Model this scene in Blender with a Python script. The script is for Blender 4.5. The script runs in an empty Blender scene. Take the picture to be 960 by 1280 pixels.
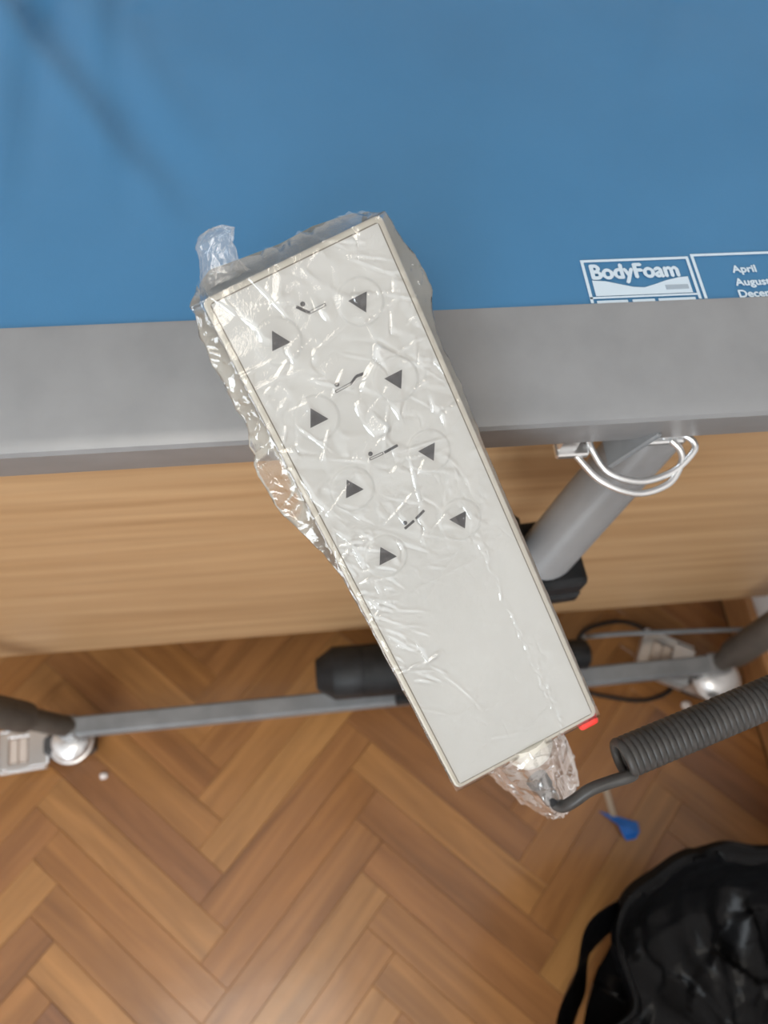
import bpy, bmesh, math, random
import numpy as np
from mathutils import Vector, Matrix, noise
R = math.radians
rnd = random.Random(7)
S = bpy.context.scene
COL = S.collection

# ------------------------------------------------------------------ camera, exposure, light
cam_d = bpy.data.cameras.new('camera')
cam_d.sensor_fit = 'VERTICAL'; cam_d.sensor_height = 36; cam_d.sensor_width = 27
cam_d.lens = 27.0; cam_d.clip_start = 0.02
cam_d.dof.use_dof = True; cam_d.dof.focus_distance = 0.345; cam_d.dof.aperture_fstop = 8.5
cam = bpy.data.objects.new('camera', cam_d); COL.objects.link(cam)
cam.matrix_world = Matrix(((0.99361, 0.06544, -0.09198, 0), (-0.09784, 0.90569, -0.41249, 0),
                           (0.05631, 0.41885, 0.90631, 1.2), (0, 0, 0, 1)))
S.camera = cam
S.view_settings.view_transform = 'Standard'; S.view_settings.look = 'None'
S.view_settings.gamma = 1.0; S.view_settings.exposure = 0.0
S.view_settings.use_curve_mapping = False

w = bpy.data.worlds.new('daylight'); S.world = w; w.use_nodes = True
w.node_tree.nodes['Background'].inputs[0].default_value = (0.75, 0.87, 1.0, 1)
w.node_tree.nodes['Background'].inputs[1].default_value = 1.0

def area(name, loc, target, sx, sy, power, col):
    d = bpy.data.lights.new(name, 'AREA'); d.shape = 'RECTANGLE'; d.size = sx; d.size_y = sy
    d.energy = power; d.color = col
    o = bpy.data.objects.new(name, d); COL.objects.link(o); o.location = loc
    o.rotation_euler = (Vector(target) - Vector(loc)).to_track_quat('-Z', 'Y').to_euler()
    return o
area('window_daylight', (-1.05, -2.02, 1.55), (-0.95, 0.1, 1.2), 1.05, 1.45, 52, (0.88, 0.95, 1.0))
area('ceiling_lamp_light', (-0.35, -0.75, 2.40), (-0.35, -0.75, 0.0), 0.7, 0.7, 11, (1.0, 0.92, 0.80))

# ------------------------------------------------------------------ helpers
def mat(name, base, rough=0.5, metal=0.0, spec=0.5, coat=0.0):
    m = bpy.data.materials.new(name); m.use_nodes = True
    b = m.node_tree.nodes['Principled BSDF']
    b.inputs['Base Color'].default_value = (*base, 1); b.inputs['Roughness'].default_value = rough
    b.inputs['Metallic'].default_value = metal; b.inputs['Specular IOR Level'].default_value = spec
    b.inputs['Coat Weight'].default_value = coat
    return m
def nodes(m):
    nt = m.node_tree
    def n(t, **kw):
        x = nt.nodes.new(t)
        for k, v in kw.items():
            if k.startswith('i_'):
                key = k[2:]; x.inputs[int(key) if key.isdigit() else key.replace('_', ' ')].default_value = v
            else: setattr(x, k, v)
        return x
    return nt, n, nt.links.new, nt.nodes['Principled BSDF'] if 'Principled BSDF' in nt.nodes else None
def noisy(m, c1, c2, scale=(1, 1, 1), nscale=20, detail=4, bump=0.0, coord='Object', bdist=0.001, lo=0.35, hi=0.65):
    nt, n, L, b = nodes(m)
    tc = n('ShaderNodeTexCoord'); mp = n('ShaderNodeMapping'); mp.inputs['Scale'].default_value = scale
    L(tc.outputs[coord], mp.inputs[0])
    nz = n('ShaderNodeTexNoise', i_Scale=nscale, i_Detail=detail); L(mp.outputs[0], nz.inputs['Vector'])
    r = n('ShaderNodeValToRGB'); L(nz.outputs[0], r.inputs[0])
    r.color_ramp.elements[0].color = (*c1, 1); r.color_ramp.elements[1].color = (*c2, 1)
    r.color_ramp.elements[0].position = lo; r.color_ramp.elements[1].position = hi
    L(r.outputs[0], b.inputs['Base Color'])
    if bump:
        bp = n('ShaderNodeBump', i_Strength=bump, i_Distance=bdist); L(nz.outputs[0], bp.inputs['Height']); L(bp.outputs[0], b.inputs['Normal'])
    return m

def mesh_obj(name, V, Fc, m, parent=None, smooth=False, kind=None, loc=None):
    me = bpy.data.meshes.new(name); me.from_pydata([tuple(v) for v in V], [], [tuple(f) for f in Fc]); me.update()
    if m: me.materials.append(m)
    if smooth: me.shade_smooth()
    return link(name, me, parent, kind, loc)
def link(name, me, parent=None, kind=None, loc=None):
    o = bpy.data.objects.new(name, me); COL.objects.link(o)
    if parent is not None:
        o.parent = parent
        o.location = world_inv(parent)
    if loc is not None: o.location = loc
    if kind: o['kind'] = kind
    return o
def world_inv(p):          # meshes are written in world metres: undo the chain of parent offsets
    t = Vector((0, 0, 0))
    while p is not None: t -= Vector(p.location); p = p.parent
    return t
def empty(name, loc, label=None, cat=None, group=None):
    o = bpy.data.objects.new(name, None); COL.objects.link(o); o.location = loc; o.empty_display_size = 0.05
    if label: tag(o, label, cat, group)
    return o
def tag(o, label, cat=None, group=None):
    o['label'] = label
    if cat: o['category'] = cat
    if group: o['group'] = group
    return o
def bm_obj(name, bm, m, parent=None, smooth=False, kind=None, loc=None):
    me = bpy.data.meshes.new(name); bm.to_mesh(me); bm.free()
    me.materials.append(m)
    if smooth: me.shade_smooth()
    return link(name, me, parent, kind, loc)
def bm_box(bm, c, s, bev=0.0, rot=None, seg=1):
    g = bmesh.ops.create_cube(bm, size=1.0)
    vs = g['verts']
    M = Matrix.Translation(c) @ (rot.to_4x4() if rot else Matrix.Identity(4)) @ Matrix.Diagonal((*s, 1))
    bmesh.ops.transform(bm, matrix=M, verts=vs)
    if bev:
        es = list({e for v in vs for e in v.link_edges})
        bmesh.ops.bevel(bm, geom=es, offset=bev, segments=seg, affect='EDGES', profile=0.5)
def box(name, c, s, m, parent=None, bev=0.0, rot=None, kind=None, seg=1):
    bm = bmesh.new(); bm_box(bm, c, s, bev, rot, seg)
    return bm_obj(name, bm, m, parent, kind=kind)
def frames(P):
    P = [Vector(p) for p in P]; T = []
    for i in range(len(P)):
        a = P[max(0, i-1)]; b = P[min(len(P)-1, i+1)]; T.append((b-a).normalized())
    n = T[0].orthogonal().normalized(); out = []
    for i in range(len(P)):
        n = (n - T[i]*n.dot(T[i])).normalized(); out.append((P[i], n, T[i].cross(n), T[i]))
    return out
def tube_geo(P, r, seg=12, V=None, Fc=None, cap=True):
    V = [] if V is None else V; Fc = [] if Fc is None else Fc
    fr = frames(P); base = len(V)
    for i, (p, a, b, t) in enumerate(fr):
        ri = r[i] if hasattr(r, '__len__') else r
        for k in range(seg):
            q = 2*math.pi*k/seg; V.append(p + a*(ri*math.cos(q)) + b*(ri*math.sin(q)))
    for i in range(len(fr)-1):
        for k in range(seg):
            k2 = (k+1) % seg
            Fc.append((base+i*seg+k, base+i*seg+k2, base+(i+1)*seg+k2, base+(i+1)*seg+k))
    if cap:
        Fc.append(tuple(base+k for k in reversed(range(seg)))); e = base+(len(fr)-1)*seg
        Fc.append(tuple(e+k for k in range(seg)))
    return V, Fc
def tube(name, P, r, m, parent=None, seg=12, smooth=True):
    V, Fc = tube_geo(P, r, seg)
    o = mesh_obj(name, V, Fc, m, parent, smooth=smooth)
    if smooth: o.data.set_sharp_from_angle(angle=R(50))
    return o
def spline(P, n=12):
    P = [Vector(p) for p in P]; Q = [2*P[0]-P[1]] + P + [2*P[-1]-P[-2]]; out = []
    for i in range(1, len(Q)-2):
        a, b, c, d = Q[i-1:i+3]
        for k in range(n):
            t = k/n
            out.append(0.5*((2*b) + (c-a)*t + (2*a-5*b+4*c-d)*t*t + (3*b-a-3*c+d)*t**3))
    out.append(P[-1]); return out
def extrude_x(name, prof, x0, x1, m, parent=None, smooth=True):     # closed (y, z) profile swept along x
    n = len(prof); V = [(x0, y, z) for y, z in prof] + [(x1, y, z) for y, z in prof]
    Fc = [(i, (i+1) % n, n+(i+1) % n, n+i) for i in range(n)] + [tuple(reversed(range(n))), tuple(range(n, 2*n))]
    o = mesh_obj(name, V, Fc, m, parent, smooth=smooth)
    if smooth: o.data.set_sharp_from_angle(angle=R(28))
    return o

# ------------------------------------------------------------------ materials
M_wall = noisy(mat('wall_paint', (.8, .78, .76), .8), (.78, .75, .73), (.84, .81, .79), nscale=3)
M_ceil = mat('ceiling_paint', (.86, .85, .83), .9)
M_sub = mat('floor_underlay', (.05, .025, .012), .8)
M_skirt = noisy(mat('skirting_wood', (.42, .2, .08), .4), (.36, .16, .06), (.5, .25, .1), (1, 1, 8), 12)
M_grey = noisy(mat('grey_enamel', (.3, .305, .315), .38, .15), (.232, .236, .243), (.262, .266, .273), nscale=35, bump=.02)
M_frame = noisy(mat('base_grey_paint', (.19, .2, .21), .45), (.17, .18, .19), (.22, .23, .24), nscale=30)
M_dark = noisy(mat('dark_brown_grey_paint', (.075, .065, .055), .5), (.06, .05, .043), (.09, .078, .066), nscale=30)
M_blk = noisy(mat('black_plastic', (.02, .021, .023), .5, spec=.3), (.010, .011, .012), (.018, .019, .021), nscale=60, bump=.05)
M_chrome = mat('zinc_plated_steel', (.80, .81, .82), .30, .85)
M_pin = mat('beige_tread', (.62, .54, .48), .6)
M_rub = mat('grey_rubber_tyre', (.05, .05, .052), .6)
M_cord = noisy(mat('cord_rubber', (.04, .037, .035), .45, spec=.4), (.032, .03, .028), (.048, .044, .041), nscale=80)
M_tubeg = noisy(mat('tube_grey_paint', (.25, .25, .25), .38), (.235, .235, .24), (.27, .27, .275), nscale=25)

# wood panel with horizontal grain (runs along x)
M_wood = mat('beech_panel', (.6, .4, .2), .42)
nt, n, L, b = nodes(M_wood)
tc = n('ShaderNodeTexCoord'); mp = n('ShaderNodeMapping'); mp.inputs['Scale'].default_value = (0.7, 1, 16)
L(tc.outputs['Object'], mp.inputs[0])
nz = n('ShaderNodeTexNoise', i_Scale=3.2, i_Detail=6, i_Roughness=.6, i_Distortion=.3); L(mp.outputs[0], nz.inputs['Vector'])
r1 = n('ShaderNodeValToRGB'); L(nz.outputs[0], r1.inputs[0])
r1.color_ramp.elements[0].color = (.43, .25, .118, 1); r1.color_ramp.elements[0].position = .3
r1.color_ramp.elements[1].color = (.60, .385, .205, 1); r1.color_ramp.elements[1].position = .7
mp2 = n('ShaderNodeMapping'); mp2.inputs['Scale'].default_value = (6, 1, 220); L(tc.outputs['Object'], mp2.inputs[0])
nz2 = n('ShaderNodeTexNoise', i_Scale=1.0, i_Detail=3); L(mp2.outputs[0], nz2.inputs['Vector'])
mx = n('ShaderNodeMix', data_type='RGBA', blend_type='MULTIPLY'); mx.inputs[0].default_value = .3
L(r1.outputs[0], mx.inputs[6]); L(nz2.outputs[0], mx.inputs[7]); L(mx.outputs[2], b.inputs['Base Color'])

# parquet block: tone differs block by block, grain along the block's own length
M_plank = mat('parquet_block', (.4, .2, .08), .2, coat=.35)
nt, n, L, b = nodes(M_plank)
b.inputs['Coat Roughness'].default_value = .14; b.inputs['Roughness'].default_value = .32
tc = n('ShaderNodeTexCoord'); oi = n('ShaderNodeObjectInfo')
ad = n('ShaderNodeVectorMath', operation='ADD'); sc = n('ShaderNodeVectorMath', operation='SCALE'); sc.inputs['Scale'].default_value = 9
cb = n('ShaderNodeCombineXYZ')
for k in range(3): L(oi.outputs['Random'], cb.inputs[k])
L(cb.outputs[0], sc.inputs[0]); L(tc.outputs['Object'], ad.inputs[0]); L(sc.outputs[0], ad.inputs[1])
mp = n('ShaderNodeMapping'); mp.inputs['Scale'].default_value = (1.8, 20, 1); L(ad.outputs[0], mp.inputs[0])
nz = n('ShaderNodeTexNoise', i_Scale=2.4, i_Detail=5, i_Roughness=.6, i_Distortion=.5); L(mp.outputs[0], nz.inputs['Vector'])
rt = n('ShaderNodeValToRGB'); L(oi.outputs['Random'], rt.inputs[0])
cr = rt.color_ramp; cr.interpolation = 'LINEAR'
cols = [(0, (.31, .135, .042)), (.2, (.365, .175, .06)), (.4, (.27, .115, .042)), (.55, (.42, .215, .075)), (.7, (.335, .155, .052)), (.85, (.225, .098, .042)), (1, (.385, .195, .068))]
while len(cr.elements) < len(cols): cr.elements.new(.5)
for e, (p_, c_) in zip(cr.elements, cols): e.position = p_; e.color = (*c_, 1)
rg = n('ShaderNodeValToRGB'); L(nz.outputs[0], rg.inputs[0])
rg.color_ramp.elements[0].position = .25; rg.color_ramp.elements[0].color = (.60, .55, .50, 1)
rg.color_ramp.elements[1].position = .7; rg.color_ramp.elements[1].color = (1.18, 1.16, 1.10, 1)
mx = n('ShaderNodeMix', data_type='RGBA', blend_type='MULTIPLY'); mx.inputs[0].default_value = 1.0
L(rt.outputs[0], mx.inputs[6]); L(rg.outputs[0], mx.inputs[7]); L(mx.outputs[2], b.inputs['Base Color'])
nw = n('ShaderNodeTexNoise', i_Scale=30, i_Detail=2); L(ad.outputs[0], nw.inputs['Vector'])
bp = n('ShaderNodeBump', i_Strength=.12, i_Distance=.002); L(nw.outputs[0], bp.inputs['Height']); L(bp.outputs[0], b.inputs['Normal']); L(bp.outputs[0], b.inputs['Coat Normal'])

M_blue = noisy(mat('blue_vinyl_fabric', (.05, .2, .39), .5), (.042, .178, .355), (.054, .205, .40), nscale=5)
nt, n, L, b = nodes(M_blue)
tc = n('ShaderNodeTexCoord'); wv = n('ShaderNodeTexNoise', i_Scale=900, i_Detail=1); L(tc.outputs['Object'], wv.inputs['Vector'])
bp = n('ShaderNodeBump', i_Strength=.08, i_Distance=.0006); L(wv.outputs[0], bp.inputs['Height']); L(bp.outputs[0], b.inputs['Normal'])
M_print = mat('white_print', (.62, .74, .84), .6)
M_printg = mat('grey_print', (.36, .44, .52), .6)

# ------------------------------------------------------------------ room shell
X0, X1, Y0, Y1, ZC = -2.2, 0.682, -1.9, 1.35, 2.45
floor = box('floor', ((X0+X1)/2, (Y0+Y1)/2, -.03), (X1-X0+.2, Y1-Y0+.2, .036), M_sub, kind='structure')
box('ceiling', ((X0+X1)/2, (Y0+Y1)/2, ZC+.03), (X1-X0+.2, Y1-Y0+.2, .06), M_ceil, kind='structure')
box('wall_right', (X1+.05, (Y0+Y1)/2, ZC/2), (.1, Y1-Y0, ZC), M_wall, kind='structure')
box('wall_back', ((X0+X1)/2, Y1+.05, ZC/2), (X1-X0+.2, .1, ZC), M_wall, kind='structure')
box('wall_left', (X0-.05, (Y0+Y1)/2, ZC/2), (.1, Y1-Y0, ZC), M_wall, kind='structure')
wl = bmesh.new()          # front wall with the window opening x -1.75..-0.35, z 0.75..2.3
bm_box(wl, ((X0-1.75)/2, Y0-.05, ZC/2), (-1.75-X0, .1, ZC)); bm_box(wl, ((X1-.35)/2, Y0-.05, ZC/2), (X1+.35, .1, ZC))
bm_box(wl, (-1.05, Y0-.05, .375), (1.4, .1, .75)); bm_box(wl, (-1.05, Y0-.05, (2.3+ZC)/2), (1.4, .1, ZC-2.3))
bm_obj('wall_front', wl, M_wall, kind='structure')
M_white = mat('white_gloss_paint', (.8, .8, .79), .3)
wf = bmesh.new()
for xx in (-1.73, -1.05, -.37): bm_box(wf, (xx, Y0-.05, 1.525), (.04, .06, 1.55), .004)
for zz in (.77, 2.28): bm_box(wf, (-1.05, Y0-.05, zz), (1.36, .06, .04), .004)
bm_obj('window_1', wf, M_white, kind='structure')
box('baseboard_right', (X1-.006, (Y0+Y1)/2, .0385), (.012, Y1-Y0, .073), M_skirt, bev=.002, kind='structure')

# herringbone parquet: one object per block
PL, PW, GAP = .320, .0495, .0004
def plank_mesh(poly, name='plank'):
    bm = bmesh.new(); vs = [bm.verts.new((x, y, -.010)) for x, y in poly]; f = bm.faces.new(vs)
    g = bmesh.ops.extrude_face_region(bm, geom=[f]); top = [v for v in g['geom'] if isinstance(v, bmesh.types.BMVert)]
    bmesh.ops.translate(bm, vec=(0, 0, .010), verts=top)
    tf = [q for q in g['geom'] if isinstance(q, bmesh.types.BMFace)]
    bmesh.ops.bevel(bm, geom=list({e for q in tf for e in q.edges}), offset=.0004, segments=1, affect='EDGES')
    bmesh.ops.recalc_face_normals(bm, faces=bm.faces)
    me = bpy.data.meshes.new(name); bm.to_mesh(me); bm.free(); me.materials.append(M_plank); return me
hx, hy = PL/2-GAP/2, PW/2-GAP/2
full_me = plank_mesh([(-hx, -hy), (hx, -hy), (hx, hy), (-hx, hy)])
def clip(poly, ax, lim, sgn):
    out = []
    for i in range(len(poly)):
        p, q = poly[i], poly[(i+1) % len(poly)]
        dp, dq = sgn*(lim-p[ax]), sgn*(lim-q[ax])
        if dp >= 0: out.append(p)
        if dp*dq < 0:
            t = dp/(dp-dq); out.append((p[0]+t*(q[0]-p[0]), p[1]+t*(q[1]-p[1])))
    return out
A45 = R(46.3); ca, sa = math.cos(A45), math.sin(A45)
OFFX, OFFY = -.157, .006
cands = []
for k in range(-90, 90):
    for m_ in range(-12, 13):
        bx, by = k*PW + m_*PL, k*PW - m_*PL
        for (cx, cy, vert) in ((bx+PL/2, by+PW/2, 0), (bx+PL+PW/2, by+PW-PL/2, 1)):
            x = ca*cx - sa*cy + OFFX; y = sa*cx + ca*cy + OFFY
            if X0-.3 < x < X1+.3 and Y0-.3 < y < Y1+.3: cands.append((x, y, vert))
cands.sort(key=lambda c: math.hypot(c[0]-.15, (c[1]-.1)))
rest = bmesh.new(); used = 0
for x, y, vert in cands:
    ang = A45 + (math.pi/2 if vert else 0); c, s = math.cos(ang), math.sin(ang)
    poly = [(x+c*u-s*v, y+s*u+c*v) for u, v in ((-hx, -hy), (hx, -hy), (hx, hy), (-hx, hy))]
    q = poly
    for ax, lim, sg in ((0, X1-.012, 1), (0, X0, -1), (1, Y1, 1), (1, Y0, -1)):
        q = clip(q, ax, lim, sg) if q else q
    if len(q) < 3: continue
    ar = abs(sum(q[i][0]*q[(i+1) % len(q)][1]-q[(i+1) % len(q)][0]*q[i][1] for i in range(len(q))))/2
    if ar < 4e-4: continue
    if used < 290:
        me = full_me
        if q != poly: me = plank_mesh([(c*(px-x)+s*(py-y), -s*(px-x)+c*(py-y)) for px, py in q])
        o = bpy.data.objects.new('plank', me); COL.objects.link(o); o.parent = floor
        o.location = Vector((x, y, rnd.uniform(-.0003, 0))); o.rotation_euler = (rnd.gauss(0, .0012), rnd.gauss(0, .0006), ang)
        used += 1
    else:
        vs = [rest.verts.new((px, py, -.0002)) for px, py in q]; rest.faces.new(vs)
bm_obj('planks', rest, M_plank, floor, kind='stuff')

# ------------------------------------------------------------------ hospital bed
bed = empty('hospital_bed', (-.1, .25, 0), 'adjustable hospital bed with grey steel rail, wooden side panel and wheeled base', 'bed')
BX0, BX1 = -.95, .668
prof = [(.249, .8935), (.2465, .8930), (.2000, .8735), (.1965, .8722), (.1935, .8702), (.1926, .8672), (.1945, .862), (.2045, .828), (.2062, .8250), (.2095, .8235), (.249, .8235)]
extrude_x('side_rail', prof, BX0, BX1, M_grey, bed)
box('platform', (-.145, .70, .825), (1.56, .90, .03), M_frame, bed, bev=.003)
box('end_rail', (.645, .70, .866), (.04, .88, .05), M_grey, bed, bev=.004)
box('end_rail', (-.93, .70, .866), (.04, .88, .05), M_grey, bed, bev=.004)
box('side_panel', (-.15, .309, .4705), (1.63, .018, .639), M_wood, bed, bev=.0015)
# base bar, legs
bmb = bmesh.new(); d = Vector((.586+.349, .2172-.208, 0)); 
bm_box(bmb, (.1185, .2126, .100), (d.length, .026, .026), .003, Matrix.Rotation(math.atan2(d.y, d.x), 3, 'Z'))
bm_obj('base_bar', bmb, M_frame, bed)
def leg(P, Q, j):
    P, Q = Vector(P), Vector(Q); m1 = P.lerp(Q, j)
    o = tube('leg', [P, P.lerp(Q, j*.8), m1], [.0145, .0145, .0145], M_dark, bed, 16)
    s_ = tube('leg_sleeve', [m1.lerp(P, .12), m1, Q], [.0195, .0205, .0205], M_dark, o, 16)
leg((-.349, .2081, .103), (-.745, .262, .812), .10)
leg((.583, .2172, .103), (.600, .262, .812), .07)
# joint blocks where the bar meets the legs
box('bar_end_cap', (-.350, .2079, .100), (.026, .030, .030), M_grey, bed, bev=.004)
box('bar_end_cap', (.580, .2171, .100), (.034, .031, .031), M_grey, bed, bev=.004)
# caster: chrome dome on a fork, tyre and stamped brake pedal
def make_caster(name, loc, rz, sc_):
    c = empty(name, loc); c.parent = bed; c.location = Vector(loc)-Vector(bed.location); c.rotation_euler = (0, 0, rz); c.scale = (sc_,)*3
    def sub(nm, V=None, Fc=None, bm=None, m=None, sm=False):
        if bm is not None:
            me = bpy.data.meshes.new(nm); bm.to_mesh(me); bm.free()
        else:
            me = bpy.data.meshes.new(nm); me.from_pydata([tuple(v) for v in V], [], Fc)
        me.materials.append(m)
        if sm: me.shade_smooth(); me.set_sharp_from_angle(angle=R(40))
        o = bpy.data.objects.new(nm, me); COL.objects.link(o); o.parent = c; return o
    V, Fc = [], []        # dome (lathe)
    pr = [(.0, .080), (.010, .0795), (.0195, .077), (.026, .072), (.0285, .066), (.0305, .0655), (.0310, .062), (.028, .060), (.012, .058)]
    sg = 28
    for r_, z_ in pr:
        for k in range(sg): V.append((r_*math.cos(2*math.pi*k/sg), r_*math.sin(2*math.pi*k/sg), z_))
    for i in range(len(pr)-1):
        for k in range(sg): Fc.append((i*sg+k, (i+1)*sg+k, (i+1)*sg+(k+1) % sg, i*sg+(k+1) % sg))
    sub('swivel_cap', V, Fc, m=M_chrome, sm=True)
    bm = bmesh.new()
    for sy in (-1, 1): bm_box(bm, (.008, sy*.0165, .045), (.036, .003, .036), .001)
    bm_box(bm, (.004, 0, .0615), (.044, .036, .004), .001)
    sub('fork', bm=bm, m=M_chrome)
    V, Fc = [], []
    pr = [(.012, -.013), (.034, -.013), (.0375, -.010), (.038, 0), (.0375, .010), (.034, .013), (.012, .013)]
    for r_, y_ in pr:
        for k in range(sg): V.append((.010+r_*math.cos(2*math.pi*k/sg), y_, .0383+r_*math.sin(2*math.pi*k/sg)))
    for i in range(len(pr)-1):
        for k in range(sg): Fc.append((i*sg+k, i*sg+(k+1) % sg, (i+1)*sg+(k+1) % sg, (i+1)*sg+k))
    sub('wheel', V, Fc, m=M_rub, sm=True)
    bm = bmesh.new()       # stamped pedal: frame of bars around two openings, dished rim
    for (cx, cy, sx, sy) in ((.0445, 0, .027, .050), (.0895, 0, .011, .050), (.071, .0225, .030, .010), (.071, -.0225, .030, .010)):
        bm_box(bm, (cx, cy, .062), (sx, sy, .004), .0012)
    bm_box(bm, (.066, .028, .058), (.064, .003, .012), .001); bm_box(bm, (.066, -.028, .058), (.064, .003, .012), .001)
    bm_box(bm, (.0965, 0, .058), (.003, .056, .012), .001)
    p = sub('brake_pedal', bm=bm, m=M_chrome)
    for cx in (.0650, .0775):
        bm = bmesh.new(); bm_box(bm, (cx, 0, .060), (.0115, .033, .006), .0015); 
        t_ = sub('tread', bm=bm, m=M_pin)
    return c
make_caster('caster', (-.358, .1955, 0), R(184), 1.0)
make_caster('caster', (.5855, .2010, 0), R(152), 1.2)
for cst in [(-.352, .204, .0), (.584, .209, 0)]:
    tube('caster_stem', [(cst[0], cst[1], .076), (cst[0], cst[1], .092)], .008, M_chrome, bed, 12)
# lift motor lying along the base bar
mo = tube('lift_motor', [(-.0108, .2405, .152), (-.0100, .2405, .152), (.012, .2404, .152), (.0135, .2404, .152), (.052, .2403, .152), (.0522, .2403, .152), (.0528, .2403, .152), (.30, .2390, .152), (.335, .2385, .152), (.337, .2385, .152), (.368, .2372, .152), (.372, .2372, .152)],
          [.016, .0205, .0345, .036, .036, .0345, .036, .036, .034, .021, .021, .016], M_blk, bed, 10)
box('motor_bracket', (.112, .214, .1245), (.030, .036, .024), M_blk, bed, bev=.002)
box('motor_bracket', (.30, .216, .1245), (.030, .036, .024), M_blk, bed, bev=.002)
# strut: grey tube in a black socket block, below the rail
dv = Vector((.2268-.1825, .2438-.2087, .7381-.6515)).normalized()
Pb = Vector((.1825, .2087, .6515))
tube('strut_tube', [Pb-dv*.02, Pb+dv*.20], .0215, M_tubeg, bed, 28)
rotz = dv.to_track_quat('Z', 'Y').to_matrix()
bmk = bmesh.new()
bm_box(bmk, Pb-dv*.012+Vector((-.002, .002, -.006)), (.066, .058, .026), .005, Matrix.Rotation(R(4), 3, 'Z'), 2)
bm_box(bmk, Pb-dv*.012+Vector((-.003, .001, -.026)), (.068, .060, .016), .003, Matrix.Rotation(R(4), 3, 'Z'))
bm_box(bmk, Pb-dv*.012+Vector((-.036, .010, .012)), (.030, .030, .050), .004, Matrix.Rotation(R(4), 3, 'Z'))
bm_obj('socket_block', bmk, M_blk, bed)
tube('strut_post', [Pb-dv*.045, Pb-dv*.10, (.125, .215, .35), (.115, .225, .18)], .017, M_frame, bed, 16)
# spring wire handle with its bracket under the rail
for parts_ in ((((.1560, .2125, .8050), (.020, .010, .005)), ((.1530, .2160, .8230), (.012, .010, .037))),
               (((.2120, .2160, .8080), (.026, .010, .004)), ((.2120, .2190, .8245), (.020, .006, .034)))):
    hb = bmesh.new()
    for c_, s_ in parts_: bm_box(hb, c_, s_, .001)
    bm_obj('handle_bracket', hb, M_chrome, bed)
wl1 = spline([(.1655, .216, .812), (.1685, .2114, .8058), (.1772, .1983, .8007), (.1959, .1912, .7994), (.2153, .1946, .8028), (.2275, .2030, .8085), (.2296, .2085, .8110), (.2240, .2140, .812), (.212, .2155, .8105)], 10)
wl2 = spline([(.1545, .212, .8046), (.1588, .2089, .8036), (.1721, .1944, .7984), (.193, .185, .7962), (.2124, .1883, .7997), (.2210, .1985, .8051), (.2215, .206, .808), (.2165, .213, .8095)], 10)
V, Fc = tube_geo(wl1, .0021, 10); V, Fc = tube_geo(wl2, .0021, 10, V, Fc)
mesh_obj('wire_handle', V, Fc, M_chrome, bed, smooth=True)
gp = bmesh.new()          # folded gusset plates beside the strut top
bm_box(gp, (.196, .226, .815), (.046, .004, .052), .001, Matrix.Rotation(R(18), 3, 'Y'))
bm_box(gp, (.186, .214, .822), (.004, .03, .04), .001, Matrix.Rotation(R(25), 3, 'Y'))
bm_obj('gusset', gp, M_frame, bed)
# cable strung from the motor to the right
tube('motor_cable', spline([(.372, .262, .150), (.40, .272, .112), (.45, .2745, .101), (.52, .2716, .100), (.60, .268, .100), (.668, .262, .105)], 8), .0036, M_frame, bed, 8)

# ------------------------------------------------------------------ mattress with printed label
mt = empty('mattress', (-.165, .66, .84), 'blue vinyl covered foam mattress with printed white label on bed', 'mattress')
def fold(P, X, Y, amp, wid, asym=0.0):
    best = np.full(X.shape, 9.0); sd = np.zeros(X.shape); tt = np.zeros(X.shape)
    P = np.array(P); nS = len(P)-1
    for i in range(nS):
        a, b_ = P[i], P[i+1]; ab = b_-a; L2 = ab@ab
        t = np.clip(((X-a[0])*ab[0]+(Y-a[1])*ab[1])/L2, 0, 1)
        dx, dy = X-(a[0]+t*ab[0]), Y-(a[1]+t*ab[1]); dd = np.hypot(dx, dy)
        k = dd < best; best = np.where(k, dd, best); sd = np.where(k, np.sign(ab[0]*dy-ab[1]*dx)*dd, sd); tt = np.where(k, (i+t)/nS, tt)
    env = np.clip(1-tt, 0, 1)**.8
    return env*amp*(np.exp(-(best/wid)**2) + asym*(sd/wid)*np.exp(-(sd/(1.6*wid))**2))
nx, ny = 270, 150
gx = np.linspace(-.905, .622, nx); gy = .2492 + (np.linspace(0, 1, ny)**1.6)*(1.145-.2492)
X, Y = np.meshgrid(gx, gy)
Z = np.full(X.shape, .8925)
Z += fold([(-.19, .56), (-.139, .469), (-.118, .433), (-.089, .383), (-.065, .345), (-.051, .307)], X, Y, -.0055, .009, 1.2)
Z += fold([(-.149, .50), (-.146, .394), (-.145, .305)], X, Y, -.0040, .008, 1.0)
Z += fold([(-.103, .53), (-.102, .454), (-.093, .38), (-.089, .31)], X, Y, -.0036, .007, 1.0)
Z += fold([(.26, .50), (.23, .442), (.210, .398)], X, Y, -.0026, .009, .8)
Z += fold([(-.085, .49), (-.077, .454), (-.027, .359)], X, Y, -.0018, .009, .8)
Z += .0009*np.sin(X*31+2*np.sin(Y*13))*np.sin(Y*17+X*5)*np.clip((Y-.27)/.1, 0, 1)
edge = np.minimum(np.minimum(X+.905, .622-X), 1.145-Y); Z -= .02*np.clip(1-edge/.02, 0, 1)**2
Vm = np.stack([X, Y, Z], -1).reshape(-1, 3).tolist()
Fm = [(j*nx+i, j*nx+i+1, (j+1)*nx+i+1, (j+1)*nx+i) for j in range(ny-1) for i in range(nx-1)]
ring = [i for i in range(nx)] + [j*nx+nx-1 for j in range(1, ny)] + [(ny-1)*nx+i for i in range(nx-2, -1, -1)] + [j*nx for j in range(ny-2, 0, -1)]
b0 = len(Vm)
for i in ring: v = Vm[i]; Vm.append((v[0], v[1], .8405))
for k in range(len(ring)):
    k2 = (k+1) % len(ring); Fm.append((ring[k], b0+k, b0+k2, ring[k2]))
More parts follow.
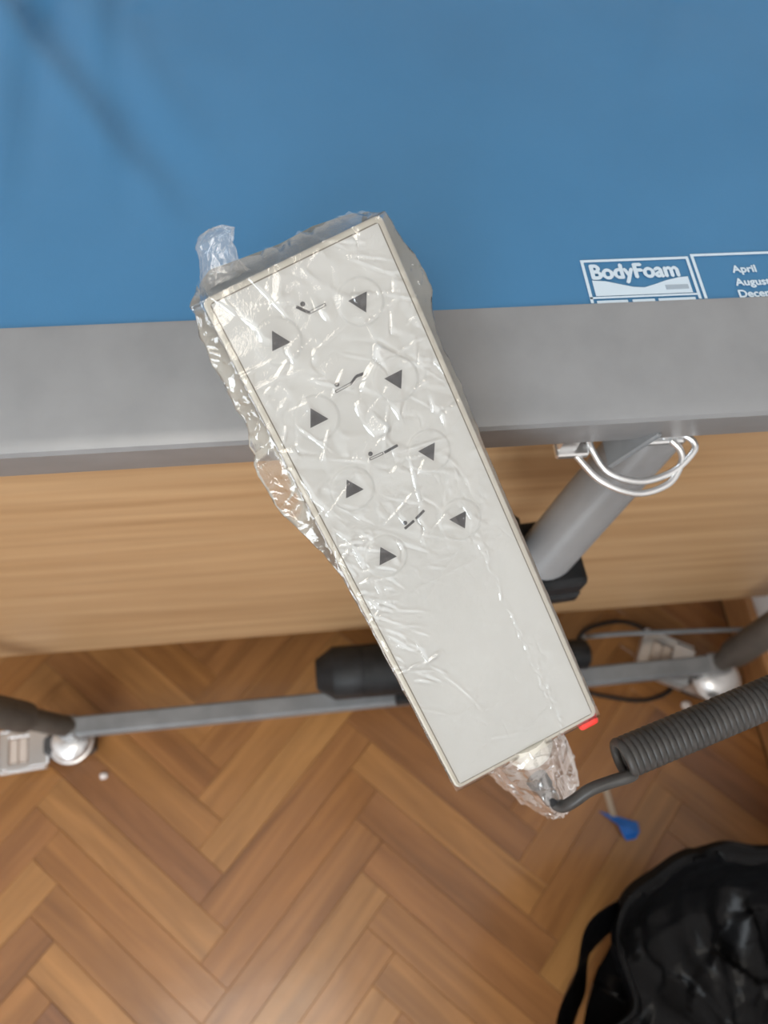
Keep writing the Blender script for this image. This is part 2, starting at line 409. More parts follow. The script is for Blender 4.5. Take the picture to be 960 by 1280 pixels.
Fm.append(tuple(b0+k for k in reversed(range(len(ring)))))
cov = mesh_obj('cover', Vm, Fm, M_blue, mt, smooth=True); cov.data.set_sharp_from_angle(angle=R(55))
ZL = .8930
lab = empty('printed_label', (.16, .262, ZL)); lab.parent = mt; lab.location = Vector((.16, .262, ZL))-Vector(mt.location)
def text_obj(name, body, x, y, size, parent, xs=1.0, bold=.0, m=None, z=ZL+.0002):
    cu = bpy.data.curves.new(name, 'FONT'); cu.body = body; cu.size = size
    t = bpy.data.objects.new(name, cu); COL.objects.link(t)
    dg = bpy.context.evaluated_depsgraph_get(); me = bpy.data.meshes.new_from_object(t.evaluated_get(dg))
    bpy.data.objects.remove(t); me.materials.clear()
    bm = bmesh.new()
    for k, (ox, oy) in enumerate(((0, 0), (bold, 0), (-bold, 0), (0, bold), (0, -bold))):      # heavier strokes
        m_ = me.copy(); m_.transform(Matrix.Diagonal((xs, 1, 1, 1))); m_.transform(Matrix.Translation((x+ox, y+oy, z+k*.00001))); bm.from_mesh(m_)
    return bm_obj(name, bm, m, parent)
def strip(bm, pts, wd, z):            # closed or open white line as thin raised print
    for a, b_ in zip(pts, pts[1:]):
        a, b_ = Vector((*a, z)), Vector((*b_, z)); d_ = b_-a
        z += .00006; bm_box(bm, (a+b_)/2, (d_.length+wd*.98, wd, .0001), rot=Matrix.Rotation(math.atan2(d_.y, d_.x), 3, 'Z'))
bm = bmesh.new()
strip(bm, [(.1500, .2505), (.1500, .2775), (.2080, .2775), (.2080, .2505)], .0016, ZL)
strip(bm, [(.1500, .2530), (.2080, .2530)], .0012, ZL)
bm_obj('frame_line', bm, M_print, lab)
bm = bmesh.new(); strip(bm, [(.2112, .2505), (.2112, .2790), (.330, .2790), (.330, .2505)], .0016, ZL); bm_obj('frame_line', bm, M_print, lab)
wave = [(.1528, .2540), (.2052, .2540), (.2052, .2648), (.2000, .2644), (.1930, .2628), (.1860, .2604), (.1800, .2586), (.1740, .2592), (.1670, .2614), (.1600, .2636), (.1528, .2644)]
mesh_obj('wave_print', [(x, y, ZL+.0001) for x, y in wave], [tuple(range(len(wave)))], M_print, lab)
bm = bmesh.new(); bm_box(bm, (.1975, .2580, ZL+.0002), (.0125, .0030, .0001)); bm_obj('grey_box_print', bm, M_printg, lab)
text_obj('lettering', 'BodyFoam',   .1526, .2652, .0136, lab, .84, .00055, M_print)
text_obj('lettering', 'April', .2308, .2660, .0068, lab, 1.0, .00025, M_print)
text_obj('lettering', 'August', .2300, .2572, .0068, lab, 1.0, .00025, M_print)
text_obj('lettering', 'December', .2292, .2494, .0068, lab, 1.0, .00025, M_print)
bm = bmesh.new()
for xa, xb in ((.1525, .1690), (.1715, .1835), (.1855, .2055)): bm_box(bm, ((xa+xb)/2, .2502, ZL), (xb-xa, .0017, .0001))
bm_obj('small_print_bar', bm, M_print, lab)

# ------------------------------------------------------------------ handset wrapped in cling film (local frame: u across, v down, w out of the face, in mm)
HO = Vector((-.0019, .2324, .9521)); EX = Vector((.9183, .3451, .1940)).normalized(); EY = Vector((.3889, -.6946, -.6053))
EY = (EY - EX*EY.dot(EX)).normalized(); EZ = EY.cross(EX).normalized()
HM = Matrix(((EX.x, EY.x, EZ.x), (EX.y, EY.y, EZ.y), (EX.z, EY.z, EZ.z)))
def H(u, v, w_): return HO + EX*(u*.001) + EY*(v*.001) + EZ*(w_*.001)
hs = empty('bed_remote', H(0, 135, -30), 'white bed remote control with arrow buttons, wrapped in clear cling film', 'remote control')
M_shell = noisy(mat('cream_plastic', (.69, .67, .61), .4), (.68, .645, .56), (.73, .70, .62), nscale=40)
M_face = noisy(mat('white_membrane', (.70, .705, .69), .38), (.685, .69, .675), (.715, .72, .705), nscale=25)
M_groove = mat('dark_groove', (.23, .20, .16), .8)  # dark brown line running in the groove around the face
M_ink = mat('charcoal_print', (.035, .035, .042), .5)
M_led = mat('red_lens', (.85, .06, .045), .25)
Lh = 270.9
def hbox(bm, u, v, w_, su, sv, sw, bev=0, seg=1):
    bm_box(bm, H(u, v, w_), (su*.001, sv*.001, sw*.001), bev*.001, HM, seg)
def rrect(u0, v0, u1, v1, r, n_=6):
    out = []
    for cx, cy, a0 in ((u1-r, v1-r, 0), (u0+r, v1-r, 90), (u0+r, v0+r, 180), (u1-r, v0+r, 270)):
        for k in range(n_+1):
            a = R(a0+90*k/n_); out.append((cx+r*math.cos(a), cy+r*math.sin(a)))
    return out
def loft(rings, cap0=True, cap1=True):
    V, Fc, n_ = [], [], len(rings[0])
    for rg_ in rings: V += [H(*p) for p in rg_]
    for i in range(len(rings)-1):
        for k in range(n_): Fc.append((i*n_+k, i*n_+(k+1) % n_, (i+1)*n_+(k+1) % n_, (i+1)*n_+k))
    if cap0: Fc.append(tuple(reversed(range(n_))))
    if cap1: Fc.append(tuple((len(rings)-1)*n_+k for k in range(n_)))
    return V, Fc
def rr(du, w_, r): return [(u, v, w_) for u, v in rrect(-42+du, du, 42-du, Lh-du, r)]
V, Fc = loft([rr(9, -30, 4), rr(5, -29, 4), rr(3, -26, 4), rr(.6, -9, 3.5), rr(0, -4, 3.2), rr(0, -1.6, 3.2), rr(.5, -.5, 3), rr(1.3, 0, 2.6), rr(2.5, .05, 1.8), rr(2.6, -.4, 1.6), rr(2.95, -.4, 1.5), rr(3.0, -.1, 1.5)])
sh = mesh_obj('shell', V, Fc, M_shell, hs, smooth=True); sh.data.set_sharp_from_angle(angle=R(40))
V, Fc = loft([rr(2.5, -.3, 1.6), rr(2.5, -.02, 1.6), rr(3.05, -.02, 1.4), rr(3.05, -.3, 1.4)], False, False)
mesh_obj('groove', V, Fc, M_groove, hs)
# membrane face with softly raised button domes and oval bosses
TRI = [(( -21.1, 23.2), (-16.2, 30.9), (-24.9, 30.9)), ((13.7, 26.1), (22.7, 26.0), (18.7, 33.8)),
       ((-21.2, 59.8), (-16.2, 67.6), (-25.1, 67.6)), ((13.8, 62.7), (22.7, 62.6), (18.7, 70.2)),
       ((-21.0, 95.9), (-16.0, 103.6), (-25.1, 103.6)), ((13.9, 99.2), (22.6, 99.0), (18.6, 106.6)),
       ((-21.0, 132.0), (-16.0, 140.0), (-25.2, 140.0)), ((13.7, 135.6), (22.7, 135.5), (18.7, 143.2))]
nu, nv = 190, 640
uu = np.linspace(-38.9, 38.9, nu); vv = np.linspace(3.1, Lh-3.1, nv); U, VV = np.meshgrid(uu, vv)
Wf = np.full(U.shape, .1)
for tr in TRI:
    c = np.mean(np.array(tr), 0); d_ = np.hypot(U-c[0], VV-c[1])
    Wf += .75*(1/(1+np.exp(np.clip((d_-10.0)/.22, -40, 40)))) - .45*np.exp(-(d_/7.0)**4)
Vf = [H(a, b_, c) for a, b_, c in zip(U.ravel(), VV.ravel(), Wf.ravel())]
Ff = [(j*nu+i, (j+1)*nu+i, (j+1)*nu+i+1, j*nu+i+1) for j in range(nv-1) for i in range(nu-1)]
face = mesh_obj('membrane', Vf, Ff, M_face, hs, smooth=True)
for tr in TRI:
    cen = np.mean(np.array(tr), 0); V = []
    P = [np.array(q) for q in tr]
    V = [H(*q, .52) for q in P]+[H(*q, .30) for q in P]
    mesh_obj('arrow', V, [(0, 2, 1), (3, 4, 5), (0, 1, 4, 3), (1, 2, 5, 4), (2, 0, 3, 5)], M_ink, face)
def icon(head, bars):
    V, Fc = [], []
    def add(poly, z1=.32):
        b0 = len(V); n_ = len(poly); V.extend([H(*p, z1) for p in poly]); V.extend([H(*p, .1) for p in poly])
        Fc.append(tuple(b0+k for k in range(n_))); Fc.extend([(b0+k, b0+n_+k, b0+n_+(k+1) % n_, b0+(k+1) % n_) for k in range(n_)])
    add([(head[0]+1.05*math.cos(a*math.pi/6), head[1]-1.05*math.sin(a*math.pi/6)) for a in range(12)])
    for (a, b_, wd, hollow) in bars:
        a, b_ = np.array(a), np.array(b_); t = (b_-a)/np.linalg.norm(b_-a); q = np.array((-t[1], t[0]))*wd/2
        if hollow:
            e = .22
            for s_ in (-1, 1): add([tuple(a+s_*q-e*np.sign(s_)*q/abs(wd/2)*1), tuple(b_+s_*q-e*np.sign(s_)*q/abs(wd/2)), tuple(b_+s_*q), tuple(a+s_*q)])
            for p in (a, b_): add([tuple(p-q-t*.15), tuple(p-q+t*.15), tuple(p+q+t*.15), tuple(p+q-t*.15)])
        else: add([tuple(a-q), tuple(b_-q), tuple(b_+q), tuple(a+q)])
    o = mesh_obj('icon', V, Fc, M_ink, face); return o
icon((-4.4, 19.0), [((-7.4, 18.9), (-3.3, 23.6), 1.3, False), ((-3.3, 23.4), (4.2, 23.3), 1.3, True)])
icon((-6.2, 55.8), [((-8.0, 58.4), (-.4, 58.1), 1.2, True), ((-.3, 58.1), (2.9, 56.3), 1.1, False), ((2.9, 56.3), (6.4, 56.7), 1.3, False)])
icon((-6.2, 90.3), [((-7.4, 92.4), (-1.0, 92.6), 1.2, True), ((-.3, 92.7), (6.6, 92.4), 1.2, False)])
icon((-5.7, 127.2), [((-7.0, 129.6), (-1.4, 128.2), 1.2, False), ((-.3, 127.8), (4.9, 125.9), 1.2, False)])
# red corner lens, strain relief, connector, hook on the back
bm = bmesh.new(); hbox(bm, 36.0, 271.6, -5.0, 11.4, 11.0, 7.5, 2.2, 3); bm_obj('indicator_lens', bm, M_led, hs)
def hcyl(name, pts, radii, m, parent, seg=20, flat=1.0):
    return tube(name, [H(*p) for p in pts], [r_*.001 for r_ in radii], m, parent, seg)
hcyl('strain_relief', [(2.5, 268, -10), (2.5, 277, -10), (2.8, 281.5, -10), (3, 284, -10)], [13.5, 13, 10.5, 6], M_shell, hs)
cq0, cq1 = Vector([0.1093, 0.0328, 0.7726]), Vector([0.1181, 0.0199, 0.7665])
tube('connector', [cq0, cq0.lerp(cq1, .4), cq0.lerp(cq1, .42), cq0.lerp(cq1, .9), cq1], [.0062, .006, .0048, .0046, .0036], M_blk, hs, 16)
bm = bmesh.new()
hbox(bm, 2, 20, -32, 26, 16, 6, 1.2); bm_obj('hook_plate', bm, M_shell, hs)
hk = [H(2, 20, -33), H(2, 20, -45), (.008, .2315, .9030), (.008, .2290, .8885)]
V, Fc = [], []
for sgn in (-1, 1): tube_geo([Vector(p)+EX*(sgn*.008) for p in hk], .0022, 10, V, Fc)
tube_geo([Vector(hk[-1])+EX*(-.010), Vector(hk[-1])+EX*.010], .0022, 10, V, Fc)
mesh_obj('hook', V, Fc, M_shell, hs, smooth=True)

# cling film -------------------------------------------------------
M_film = bpy.data.materials.new('cling_film'); M_film.use_nodes = True
nt, n, L, b = nodes(M_film); nt.nodes.remove(b); out = nt.nodes['Material Output']
tr_ = n('ShaderNodeBsdfTransparent'); tr_.inputs[0].default_value = (.985, .985, .985, 1)
gl = n('ShaderNodeBsdfGlossy', i_Roughness=.03); gl.inputs[0].default_value = (1, 1, 1, 1)
df = n('ShaderNodeBsdfDiffuse'); df.inputs[0].default_value = (.9, .9, .9, 1)
tl = n('ShaderNodeBsdfTranslucent'); tl.inputs[0].default_value = (.9, .9, .9, 1)
tc = n('ShaderNodeTexCoord'); vo = n('ShaderNodeTexVoronoi', i_Scale=130, feature='DISTANCE_TO_EDGE')
nz = n('ShaderNodeTexNoise', i_Scale=60, i_Detail=3); ad = n('ShaderNodeMix', data_type='RGBA', blend_type='LINEAR_LIGHT'); ad.inputs[0].default_value = .02
L(tc.outputs['Object'], ad.inputs[6]); L(nz.outputs[1], ad.inputs[7]); L(ad.outputs[2], vo.inputs['Vector'])
bp = n('ShaderNodeBump', i_Strength=.10, i_Distance=.0008); L(vo.outputs[0], bp.inputs['Height'])
L(bp.outputs[0], gl.inputs['Normal'])
fr = n('ShaderNodeFresnel', i_IOR=1.55); L(bp.outputs[0], fr.inputs['Normal'])
ml = n('ShaderNodeMath', operation='MULTIPLY_ADD'); ml.inputs[1].default_value = 1.7; ml.inputs[2].default_value = .0; ml.use_clamp = True; L(fr.outputs[0], ml.inputs[0])
m1 = n('ShaderNodeMixShader'); m1.inputs[0].default_value = .5; L(df.outputs[0], m1.inputs[1]); L(tl.outputs[0], m1.inputs[2])
m2 = n('ShaderNodeMixShader'); m2.inputs[0].default_value = .055; L(tr_.outputs[0], m2.inputs[1]); L(m1.outputs[0], m2.inputs[2])
m3 = n('ShaderNodeMixShader'); L(ml.outputs[0], m3.inputs[0]); L(m2.outputs[0], m3.inputs[1]); L(gl.outputs[0], m3.inputs[2]); L(m3.outputs[0], out.inputs[0])

M_bunch = M_film.copy(); M_bunch.name = 'cling_film_bunched'
for x in M_bunch.node_tree.nodes:
    if x.bl_idname == 'ShaderNodeMath': x.inputs[1].default_value = .30; x.inputs[2].default_value = .09
    if x.bl_idname == 'ShaderNodeBsdfGlossy': x.inputs['Roughness'].default_value = .04
for x in M_bunch.node_tree.nodes:
    if x.bl_idname == 'ShaderNodeMixShader' and abs(x.inputs[0].default_value - .055) < 1e-4: x.inputs[0].default_value = .085
nr = np.random.RandomState(5)
def worley(P, pts):                     # F2 - F1 and F1 of scattered points
    d1 = np.full(len(P), 9e9); d2 = d1.copy()
    for q in pts:
        d_ = np.sqrt(((P-q)**2).sum(1)); a = d_ < d1
        d2 = np.where(a, d1, np.minimum(d2, d_)); d1 = np.where(a, d_, d1)
    return d1, d2
def facets(P, sc_, seed, N=160, lo=None, hi=None, aniso=1.0):      # crumpled sheet: faceted random planes per cell
    g = np.random.RandomState(seed); lo = P.min(0); hi = P.max(0)
    pts = g.uniform(lo, hi, (N, P.shape[1]))
    g1 = g.normal(0, 1, (N, P.shape[1])); best = np.full(len(P), 9e9); h = np.zeros(len(P))
    for q, s_ in zip(pts, g1):
        d_ = (((P-q)*aniso)**2).sum(1); a = d_ < best; best = np.where(a, d_, best); h = np.where(a, ((P-q)*s_).sum(1), h)
    return h*sc_
def smooth2(A, k):
    for _ in range(k):
        A = (A + np.roll(A, 1, 0) + np.roll(A, -1, 0))/3; A = (A + np.roll(A, 1, 1) + np.roll(A, -1, 1))/3
    return A
def ridges(Ux, Vx, N, seed, rng_u, rng_v, ang_mu, ang_sd, amp, wid, ln):      # straight fold lines
    g = np.random.RandomState(seed); Hh = np.zeros(Ux.shape)
    for _ in range(N):
        cu, cv = g.uniform(*rng_u), g.uniform(*rng_v); a = g.normal(ang_mu, ang_sd); l = ln*g.uniform(.4, 1.4); wd = wid*g.uniform(.6, 1.6); am = amp*g.uniform(.3, 1.2)
        du, dv_ = Ux-cu, Vx-cv; t = du*math.cos(a)+dv_*math.sin(a); q = -du*math.sin(a)+dv_*math.cos(a) + .0015*t*t*g.normal()
        env = np.clip(1-(t/l)**2, 0, 1); Hh = np.maximum(Hh, am*env*np.clip(1-np.abs(q)/wd, 0, 1))
    return Hh
eLv = [(-9, 40), (-5, 43.5), (-2, 45.5), (10, 48.5), (22, 50.5), (41, 50.4), (58, 50), (66, 53), (77, 56.5), (88, 55.8), (99, 54), (110, 50.5), (121, 46.6), (136, 43.5), (160, 42.9), (280, 42.6)]
eRv = [(-9, 38), (-5, 42), (0, 43.2), (10, 46), (18, 48), (30, 50.8), (38, 49.5), (46, 45.6), (54, 43.4), (62, 43.3), (68, 44.4), (88, 44.4), (112, 42.9), (280, 42.5)]
NV, NF, NB = 400, 270, 90
tv = np.linspace(-8.5, 273.5, NV)
eL = np.interp(tv, *zip(*eLv)) + np.interp(np.arange(NV), np.arange(0, NV+12, 6), nr.normal(0, .55, len(np.arange(0, NV+12, 6))))*np.interp(tv, [-9, 120, 140], [1, 1, .25])
eR = np.interp(tv, *zip(*eRv)) + np.interp(np.arange(NV), np.arange(0, NV+12, 6), nr.normal(0, .4, len(np.arange(0, NV+12, 6))))*np.interp(tv, [-9, 100, 130], [1, 1, .2])
sF = np.linspace(-1, 1, NF)
Uf = np.where(sF[None, :] < 0, sF[None, :]*eL[:, None], sF[None, :]*eR[:, None]); Vv = np.repeat(tv[:, None], NF, 1)
out_ = np.clip(np.abs(Uf)-42.3, 0, None)
Wl = 1.05 - .55*out_
P2 = np.stack([Uf.ravel(), Vv.ravel()], 1)
top_zone = np.clip(1-(Vv-35)/25, 0, 1)*.5+.5
fc = facets(P2, .050, 3, 330).reshape(Uf.shape); fc = np.abs(smooth2(fc, 2))
fc2 = facets(P2, .13, 8, 1100).reshape(Uf.shape); fc2 = smooth2(fc2, 1)
upper = np.clip((168-Vv)/30, .12, 1)
rg1 = ridges(Uf, Vv, 75, 11, (-42, 42), (-5, 165), .2, .8, .8, .55, 11)
rg2 = ridges(Uf, Vv, 26, 12, (-40, 42), (140, 262), .15, .4, .28, .8, 24)
rg3 = ridges(Uf, Vv, 60, 13, (20.5, 23.5), (130, 268), 1.5, .3, .5, .6, 2.2)
rg4 = ridges(Uf, Vv, 60, 14, (-42, -22), (118, 205), .7, .4, 1.0, .8, 6)
Wl = Wl + upper*np.clip(fc, 0, 1.6)*.9 + np.maximum.reduce([rg1*upper, rg2, rg3, rg4])
Wl = Wl + np.clip(out_/3, 0, 1)*fc2*1.6
e0 = np.clip((-Vv)/8.5, 0, 1); e1 = np.clip((Vv-269.5)/4, 0, 1)
Wl = Wl - 9*e0**1.3 - 3*e1**1.5 + e0*fc2*1.4
tb = np.linspace(0, 1, NB+2)[1:-1]
ctl_s = [0, .10, .25, .75, .90, 1]
Vpts, Wpts, Upts = [], [], []
for j in range(NV):
    v = tv[j]; e_ = max(0, min(1, -v/8.5)); e2 = max(0, min(1, (v-269.5)/4)); pin = max(e_, e2)
    cu = [eR[j], 43.2*(1-.06*e_), 39, -39, -43.2*(1-.06*e_), -eL[j]]
    z1, z2 = -14, -32.5
    cz = [Wl[j, -1], z1*(1-pin)+(-10)*pin, z2*(1-pin)-11*pin, z2*(1-pin)-11*pin, z1*(1-pin)-10*pin, Wl[j, 0]]
    Upts.append(np.interp(tb, ctl_s, cu)); Wpts.append(np.interp(tb, ctl_s, cz))
Ub, Wb = np.array(Upts), np.array(Wpts)
fb = facets(np.stack([Ub.ravel(), np.repeat(tv[:, None], NB, 1).ravel()], 1), .09, 21, 300).reshape(Ub.shape)
side = np.clip((np.abs(Ub)-42)/3, 0, 1)
Wb = Wb + side*fb*1.2
Uall = np.concatenate([Uf, Ub], 1); Wall = np.concatenate([Wl, Wb], 1); NT = NF+NB
Vjit = np.repeat(tv[:, None], NT, 1).copy()
jit = np.interp(np.arange(NT), np.arange(0, NT+20, 9), nr.normal(0, 1.0, len(np.arange(0, NT+20, 9))))
topext = np.interp(Uall, [-42, -33, -20, -2, 16, 31, 42], [5.5, 10, 8.4, 6.8, 6.6, 6.4, 2])
Vjit = np.where(Vjit < 0, Vjit/8.5*(topext + .8*jit[None, :]), Vjit)
O3, X3, Y3, Z3 = (np.array(q) for q in (HO, EX, EY, EZ))
Pt = O3 + .001*(Uall[..., None]*X3 + Vjit[..., None]*Y3 + Wall[..., None]*Z3)
Ffm = [(j*NT+i, (j+1)*NT+i, (j+1)*NT+(i+1) % NT, j*NT+(i+1) % NT) for j in range(NV-1) for i in range(NT)]
film = mesh_obj('cling_film', Pt.reshape(-1, 3).tolist(), Ffm, M_film, hs, smooth=True)
tag(film, 'clear crinkled cling film')

def film_blob(name, axis, rad, seed, amp, ns=110, na=140, pleat=0.0):        # crumpled bag-like bunch along an axis (local mm)
    g = np.random.RandomState(seed); A = np.array(axis, float); s_ = np.linspace(0, 1, len(A)); q = np.linspace(0, 1, ns)
    C_ = np.stack([np.interp(q, s_, A[:, k]) for k in range(3)], 1); Rr = np.array(rad, float)
    ru, rw = np.interp(q, s_, Rr[:, 0]), np.interp(q, s_, Rr[:, 1])
    th = np.linspace(0, 2*np.pi, na, endpoint=False)
    T, Q = np.meshgrid(th, q)
    ph = g.uniform(0, 6.28, 8); fq = g.randint(3, 15, 8)
    pl = sum(np.abs(np.sin(fq[k]*.5*T+ph[k]+1.3*np.sin(4*Q+ph[k]))) for k in range(8))/8-.64
    fa = facets(np.stack([np.cos(T).ravel()*12, np.sin(T).ravel()*12, Q.ravel()*38], 1), .12, seed+1, 480).reshape(T.shape)
    m_ = 1 + pleat*pl; 
    Uq = C_[:, 0][:, None] + np.cos(T)*(ru[:, None]*m_ + amp*fa); Wq = C_[:, 2][:, None] + np.sin(T)*(rw[:, None]*m_ + amp*fa)
    Vq = C_[:, 1][:, None] + .7*fa + 1.0*pl*np.sin(9*Q)
    P = O3 + .001*(Uq[..., None]*X3 + Vq[..., None]*Y3 + Wq[..., None]*Z3)
    Fq = [(j*na+i, (j+1)*na+i, (j+1)*na+(i+1) % na, j*na+(i+1) % na) for j in range(ns-1) for i in range(na)]
    Fq.append(tuple((ns-1)*na+i for i in range(na)))
    return mesh_obj(name, P.reshape(-1, 3).tolist(), Fq, M_bunch, hs, smooth=True)
fbn = film_blob('film_bunch', [(0, 268, -9), (0, 278, -9), (1, 290, -9), (2.5, 303, -9), (3, 313, -9), (1.5, 321, -9), (1, 322.5, -9)],
          [(25, 15), (22.5, 14), (20, 13), (16.5, 12), (11.5, 9), (6, 5), (1, 1)], 31, 1.4, pleat=.5)
tag(fbn, 'bunched end of the clear film around the cord')
fk = film_blob('film_tail', [(-29, -3, -10), (-29, -9, -10), (-27, -15, -10), (-25, -20.5, -10), (-25, -23.5, -10), (-25, -24, -10)],
          [(11, 7), (9, 6), (7.8, 5.5), (9.2, 6), (6, 4), (.6, .6)], 44, .8, ns=80, na=90, pleat=.3)
tag(fk, 'twisted knob of clear film at the top corner')

# ------------------------------------------------------------------ coiled cord of the remote
cd = empty('coiled_cord', (.23, .058, .79), 'dark grey coiled rubber cord leading from the wrapped remote to the right', 'cord')
A0 = Vector((.1509, .0363, .7905)); A1 = Vector((.2338, .0590, .8004)); ax = (A1-A0).normalized()
n1 = ax.orthogonal().normalized(); n2 = ax.cross(n1)
RC, rw_, pitch = .0085, .0025, .0035
a_vec = (Vector((.1635, .0315, .7880)) - A0); a_vec -= ax*a_vec.dot(ax)
phi0 = math.atan2(a_vec.dot(n2), a_vec.dot(n1))
LC = .38; turns = LC/pitch; hel = []
for k in range(int(turns*18)+1):
    t = k/18; al = t*pitch; ph = phi0+2*math.pi*t
    rr_ = RC
    hel.append(A0 + ax*al + (n1*math.cos(ph) + n2*math.sin(ph))*rr_ + Vector((0, 0, -.010*math.sin(math.pi*min(1, al/LC)))))
mesh_obj('coil', *tube_geo(hel, rw_, 8), M_cord, cd, smooth=True)
ld = spline([(0.1143, 0.0262, 0.7689), (0.1181, 0.0199, 0.7665), (0.1222, 0.0174, 0.769), (0.1267, 0.0193, 0.7759), (0.1341, 0.0235, 0.783), (0.1449, 0.0261, 0.7874), (0.1539, 0.0277, 0.7907), A0+ax*.004+(n1*math.cos(phi0)+n2*math.sin(phi0))*RC], 10)
mesh_obj('lead', *tube_geo(ld, .0033, 12), M_cord, cd, smooth=True)
endp = hel[-1]
mesh_obj('lead', *tube_geo(spline([endp, endp+ax*.03+Vector((0, .01, .004)), (.585, .19, .832), (.60, .215, .8385)], 8), .0033, 10), M_cord, cd, smooth=True)

# ------------------------------------------------------------------ things on the floor
pc = tube('power_cord', spline([(.372, .232, .0035), (.395, .262, .0035), (.419, .302, .0035), (.449, .316, .0035), (.497, .318, .0035), (.540, .292, .0035), (.566, .245, .0035), (.556, .214, .0035), (.533, .1963, .0035), (.492, .1903, .0035), (.440, .2010, .0035), (.40, .213, .0035)], 10), .0032, M_blk, None, 8)
tag(pc, 'thin black power cord looped on the parquet beside the right caster', 'cord')
M_bluep = noisy(mat('blue_plastic', (.02, .17, .62), .4), (.02, .17, .66), (.035, .23, .8), nscale=60)
M_clearstrip = mat('pale_strip', (.45, .36, .27), .4)
bt = empty('blue_tag', (.425, .012, 0), 'small torn blue plastic tag with pale strip lying on parquet', 'tag')
V = [(.392, .0365, .0006), (.412, .0290, .0016), (.446, .0165, .0010), (.4445, .0030, .0050), (.438, -.0055, .0008), (.424, -.0065, .0006), (.4185, .0010, .0070), (.414, .0150, .0090)]
V2 = [(x, y, z+.0012) for x, y, z in V]
Fc = [(7, 0, 1), (7, 1, 2), (7, 2, 3), (7, 3, 6), (6, 3, 4), (6, 4, 5)]
Fall = [tuple(reversed(f)) for f in Fc] + [tuple(i+8 for i in f) for f in Fc] + [(i, (i+1) % 8, (i+1) % 8+8, i+8) for i in range(8)]
mesh_obj('flag', V, [], None) if False else mesh_obj('flag', V+V2, Fall, M_bluep, bt)
mesh_obj('strip', [(.404, .075, .0004), (.413, .075, .0004), (.416, .027, .003), (.407, .027, .003), (.404, .075, .0014), (.413, .075, .0014), (.416, .027, .004), (.407, .027, .004)],
         [(3, 2, 1, 0), (4, 5, 6, 7), (0, 1, 5, 4), (1, 2, 6, 5), (2, 3, 7, 6), (3, 0, 4, 7)], M_clearstrip, bt)
M_crumb = mat('white_paper', (.75, .68, .65), .8)
def crumb(name, loc, sx, sy, sz, label):
    bm = bmesh.new(); bmesh.ops.create_icosphere(bm, subdivisions=2, radius=1)
    for v in bm.verts:
        k = 1+.25*noise.noise(v.co*2.3+Vector(loc)*40); v.co = Vector((v.co.x*sx*k, v.co.y*sy*k, max(v.co.z, -.6)*sz+sz*.6))
    o = bm_obj(name, bm, M_crumb, None, loc=loc); tag(o, label, 'scrap'); return o
crumb('paper_scrap', (-.3281, .1533, 0), .006, .005, .003, 'tiny pinkish white scrap on the floor near the left caster')
crumb('paper_scrap', (.5646, .1767, 0), .0085, .007, .004, 'small white scrap on the floor in front of the right caster')

# ------------------------------------------------------------------ black bin bag
M_bag = bpy.data.materials.new('black_bin_film'); M_bag.use_nodes = True
nt, n, L, b = nodes(M_bag)
b.inputs['Base Color'].default_value = (.004, .004, .0045, 1); b.inputs['Roughness'].default_value = .3; b.inputs['Specular IOR Level'].default_value = .14
tc = n('ShaderNodeTexCoord'); nz = n('ShaderNodeTexNoise', i_Scale=34, i_Detail=3, i_Distortion=.6); L(tc.outputs['Object'], nz.inputs['Vector'])
bp = n('ShaderNodeBump', i_Strength=.3, i_Distance=.006); L(nz.outputs[0], bp.inputs['Height']); L(bp.outputs[0], b.inputs['Normal'])
bag = empty('bin_bag', (.437, -.238, 0), 'open black plastic bin bag standing on the parquet at lower right', 'bag')
bc = (.437, -.250)
NA, pr = 260, []
# (radius, height) from floor outside, over the rim, down inside
profb = [(.105, .0015), (.120, .008), (.135, .06), (.160, .14), (.192, .22), (.213, .275), (.219, .296), (.216, .303), (.210, .300), (.203, .285), (.193, .255), (.175, .225), (.150, .205), (.115, .195), (.08, .20), (.045, .195), (.012, .198)]
sb = np.linspace(0, 1, len(profb)); q = np.linspace(0, 1, 130)
br, bz = np.interp(q, sb, [p[0]*1.06 for p in profb]), np.interp(q, sb, [p[1] for p in profb])
th = np.linspace(0, 2*np.pi, NA, endpoint=False); T, Q = np.meshgrid(th, q)
Rb = np.repeat(br[:, None], NA, 1); Zb = np.repeat(bz[:, None], NA, 1)
g = np.random.RandomState(9); ph = g.uniform(0, 6.28, 12); fq = g.randint(5, 26, 12)
pl = sum(np.sin(fq[k]*T+ph[k]+2.0*np.sin(3*Q+ph[k]))/(1+.05*fq[k]) for k in range(12))/4
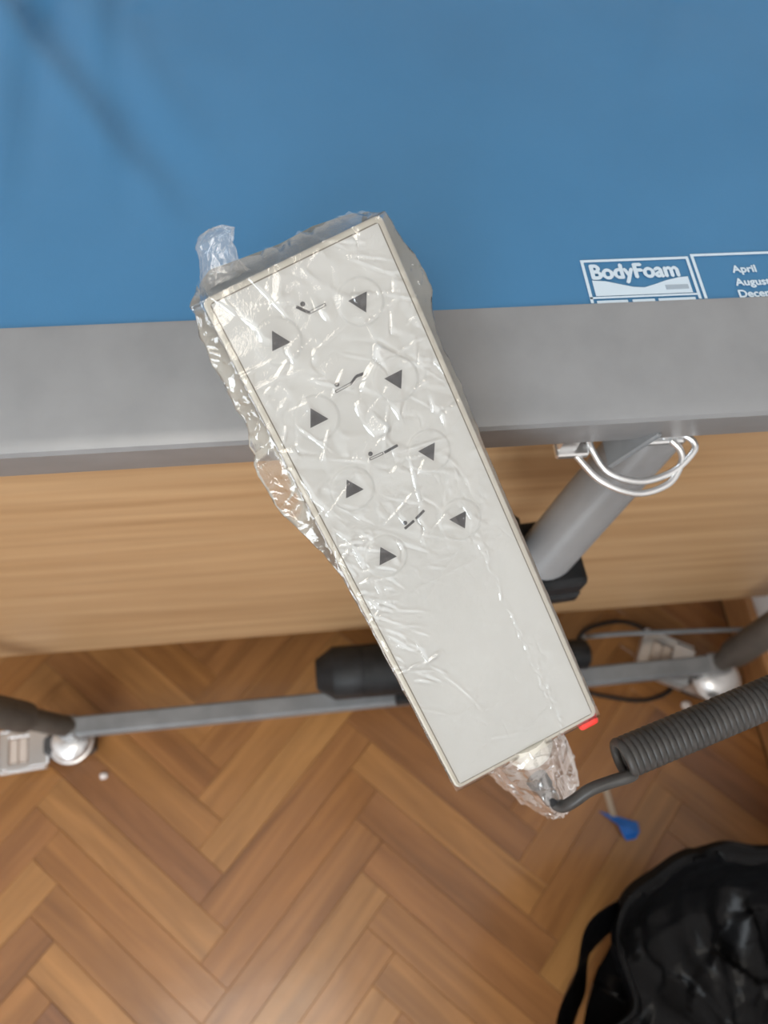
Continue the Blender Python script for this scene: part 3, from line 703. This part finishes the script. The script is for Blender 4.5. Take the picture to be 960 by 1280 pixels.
wgt = np.clip(Zb/.25, 0, 1)
fa = facets(np.stack([(Rb*np.cos(T)).ravel()*3.2, (Rb*np.sin(T)).ravel()*3.2, (Q*2.0).ravel()], 1), .05, 77, 200).reshape(T.shape)
lump = facets(np.stack([(Rb*np.cos(T)).ravel(), (Rb*np.sin(T)).ravel()], 1), .16, 78, 130).reshape(T.shape)
inner = np.clip((Q-.55)/.1, 0, 1)
rim = np.exp(-((Q-.42)/.12)**2)
dipang = np.exp(-(((T-R(148))/R(12))**2))
Rb = Rb + .006*pl*wgt*(1-inner) + .25*fa*wgt*(1-inner) - .055*dipang*np.clip((Zb-.05)/.2, 0, 1)*(Q < .62)
Zb = Zb + inner*(.8*np.clip(lump, -.03, .03) + .008*pl*np.clip(Rb/.12, 0, 1)**2) + .010*rim*np.sin(2*T+1)+.006*rim*pl
Zb = np.maximum(Zb, .0015); Rb = np.maximum(Rb, .004)
Pb_ = np.stack([bc[0]+Rb*np.cos(T), bc[1]+Rb*np.sin(T), Zb], -1).reshape(-1, 3).tolist()
Fb = [(j*NA+i, j*NA+(i+1) % NA, (j+1)*NA+(i+1) % NA, (j+1)*NA+i) for j in range(len(q)-1) for i in range(NA)]
Fb.append(tuple(reversed(range(NA)))); Fb.append(tuple((len(q)-1)*NA+i for i in range(NA)))
mesh_obj('bag_body', Pb_, Fb, M_bag, bag, smooth=True)
# loose handle loop at the left of the rim
V, Fc = [], []
NL = 60
for i in range(NL):
    a = R(98+92*i/(NL-1)); bow = math.sin(math.pi*i/(NL-1)); r0 = .223+.014*bow
    for k in range(7):
        z_ = .300-.055*k/6*(.35+.65*bow)-.02*bow+.003*math.sin(9*a+k)
        r_ = r0+.006*math.sin(14*a+k*.9)*bow-.0055*k*bow
        V.append((bc[0]+r_*math.cos(a), bc[1]+r_*math.sin(a), z_))
for i in range(NL-1):
    for k in range(6): Fc.append((i*7+k, (i+1)*7+k, (i+1)*7+k+1, i*7+k+1))
mesh_obj('handle_loop', V, Fc, M_bag, bag, smooth=True)
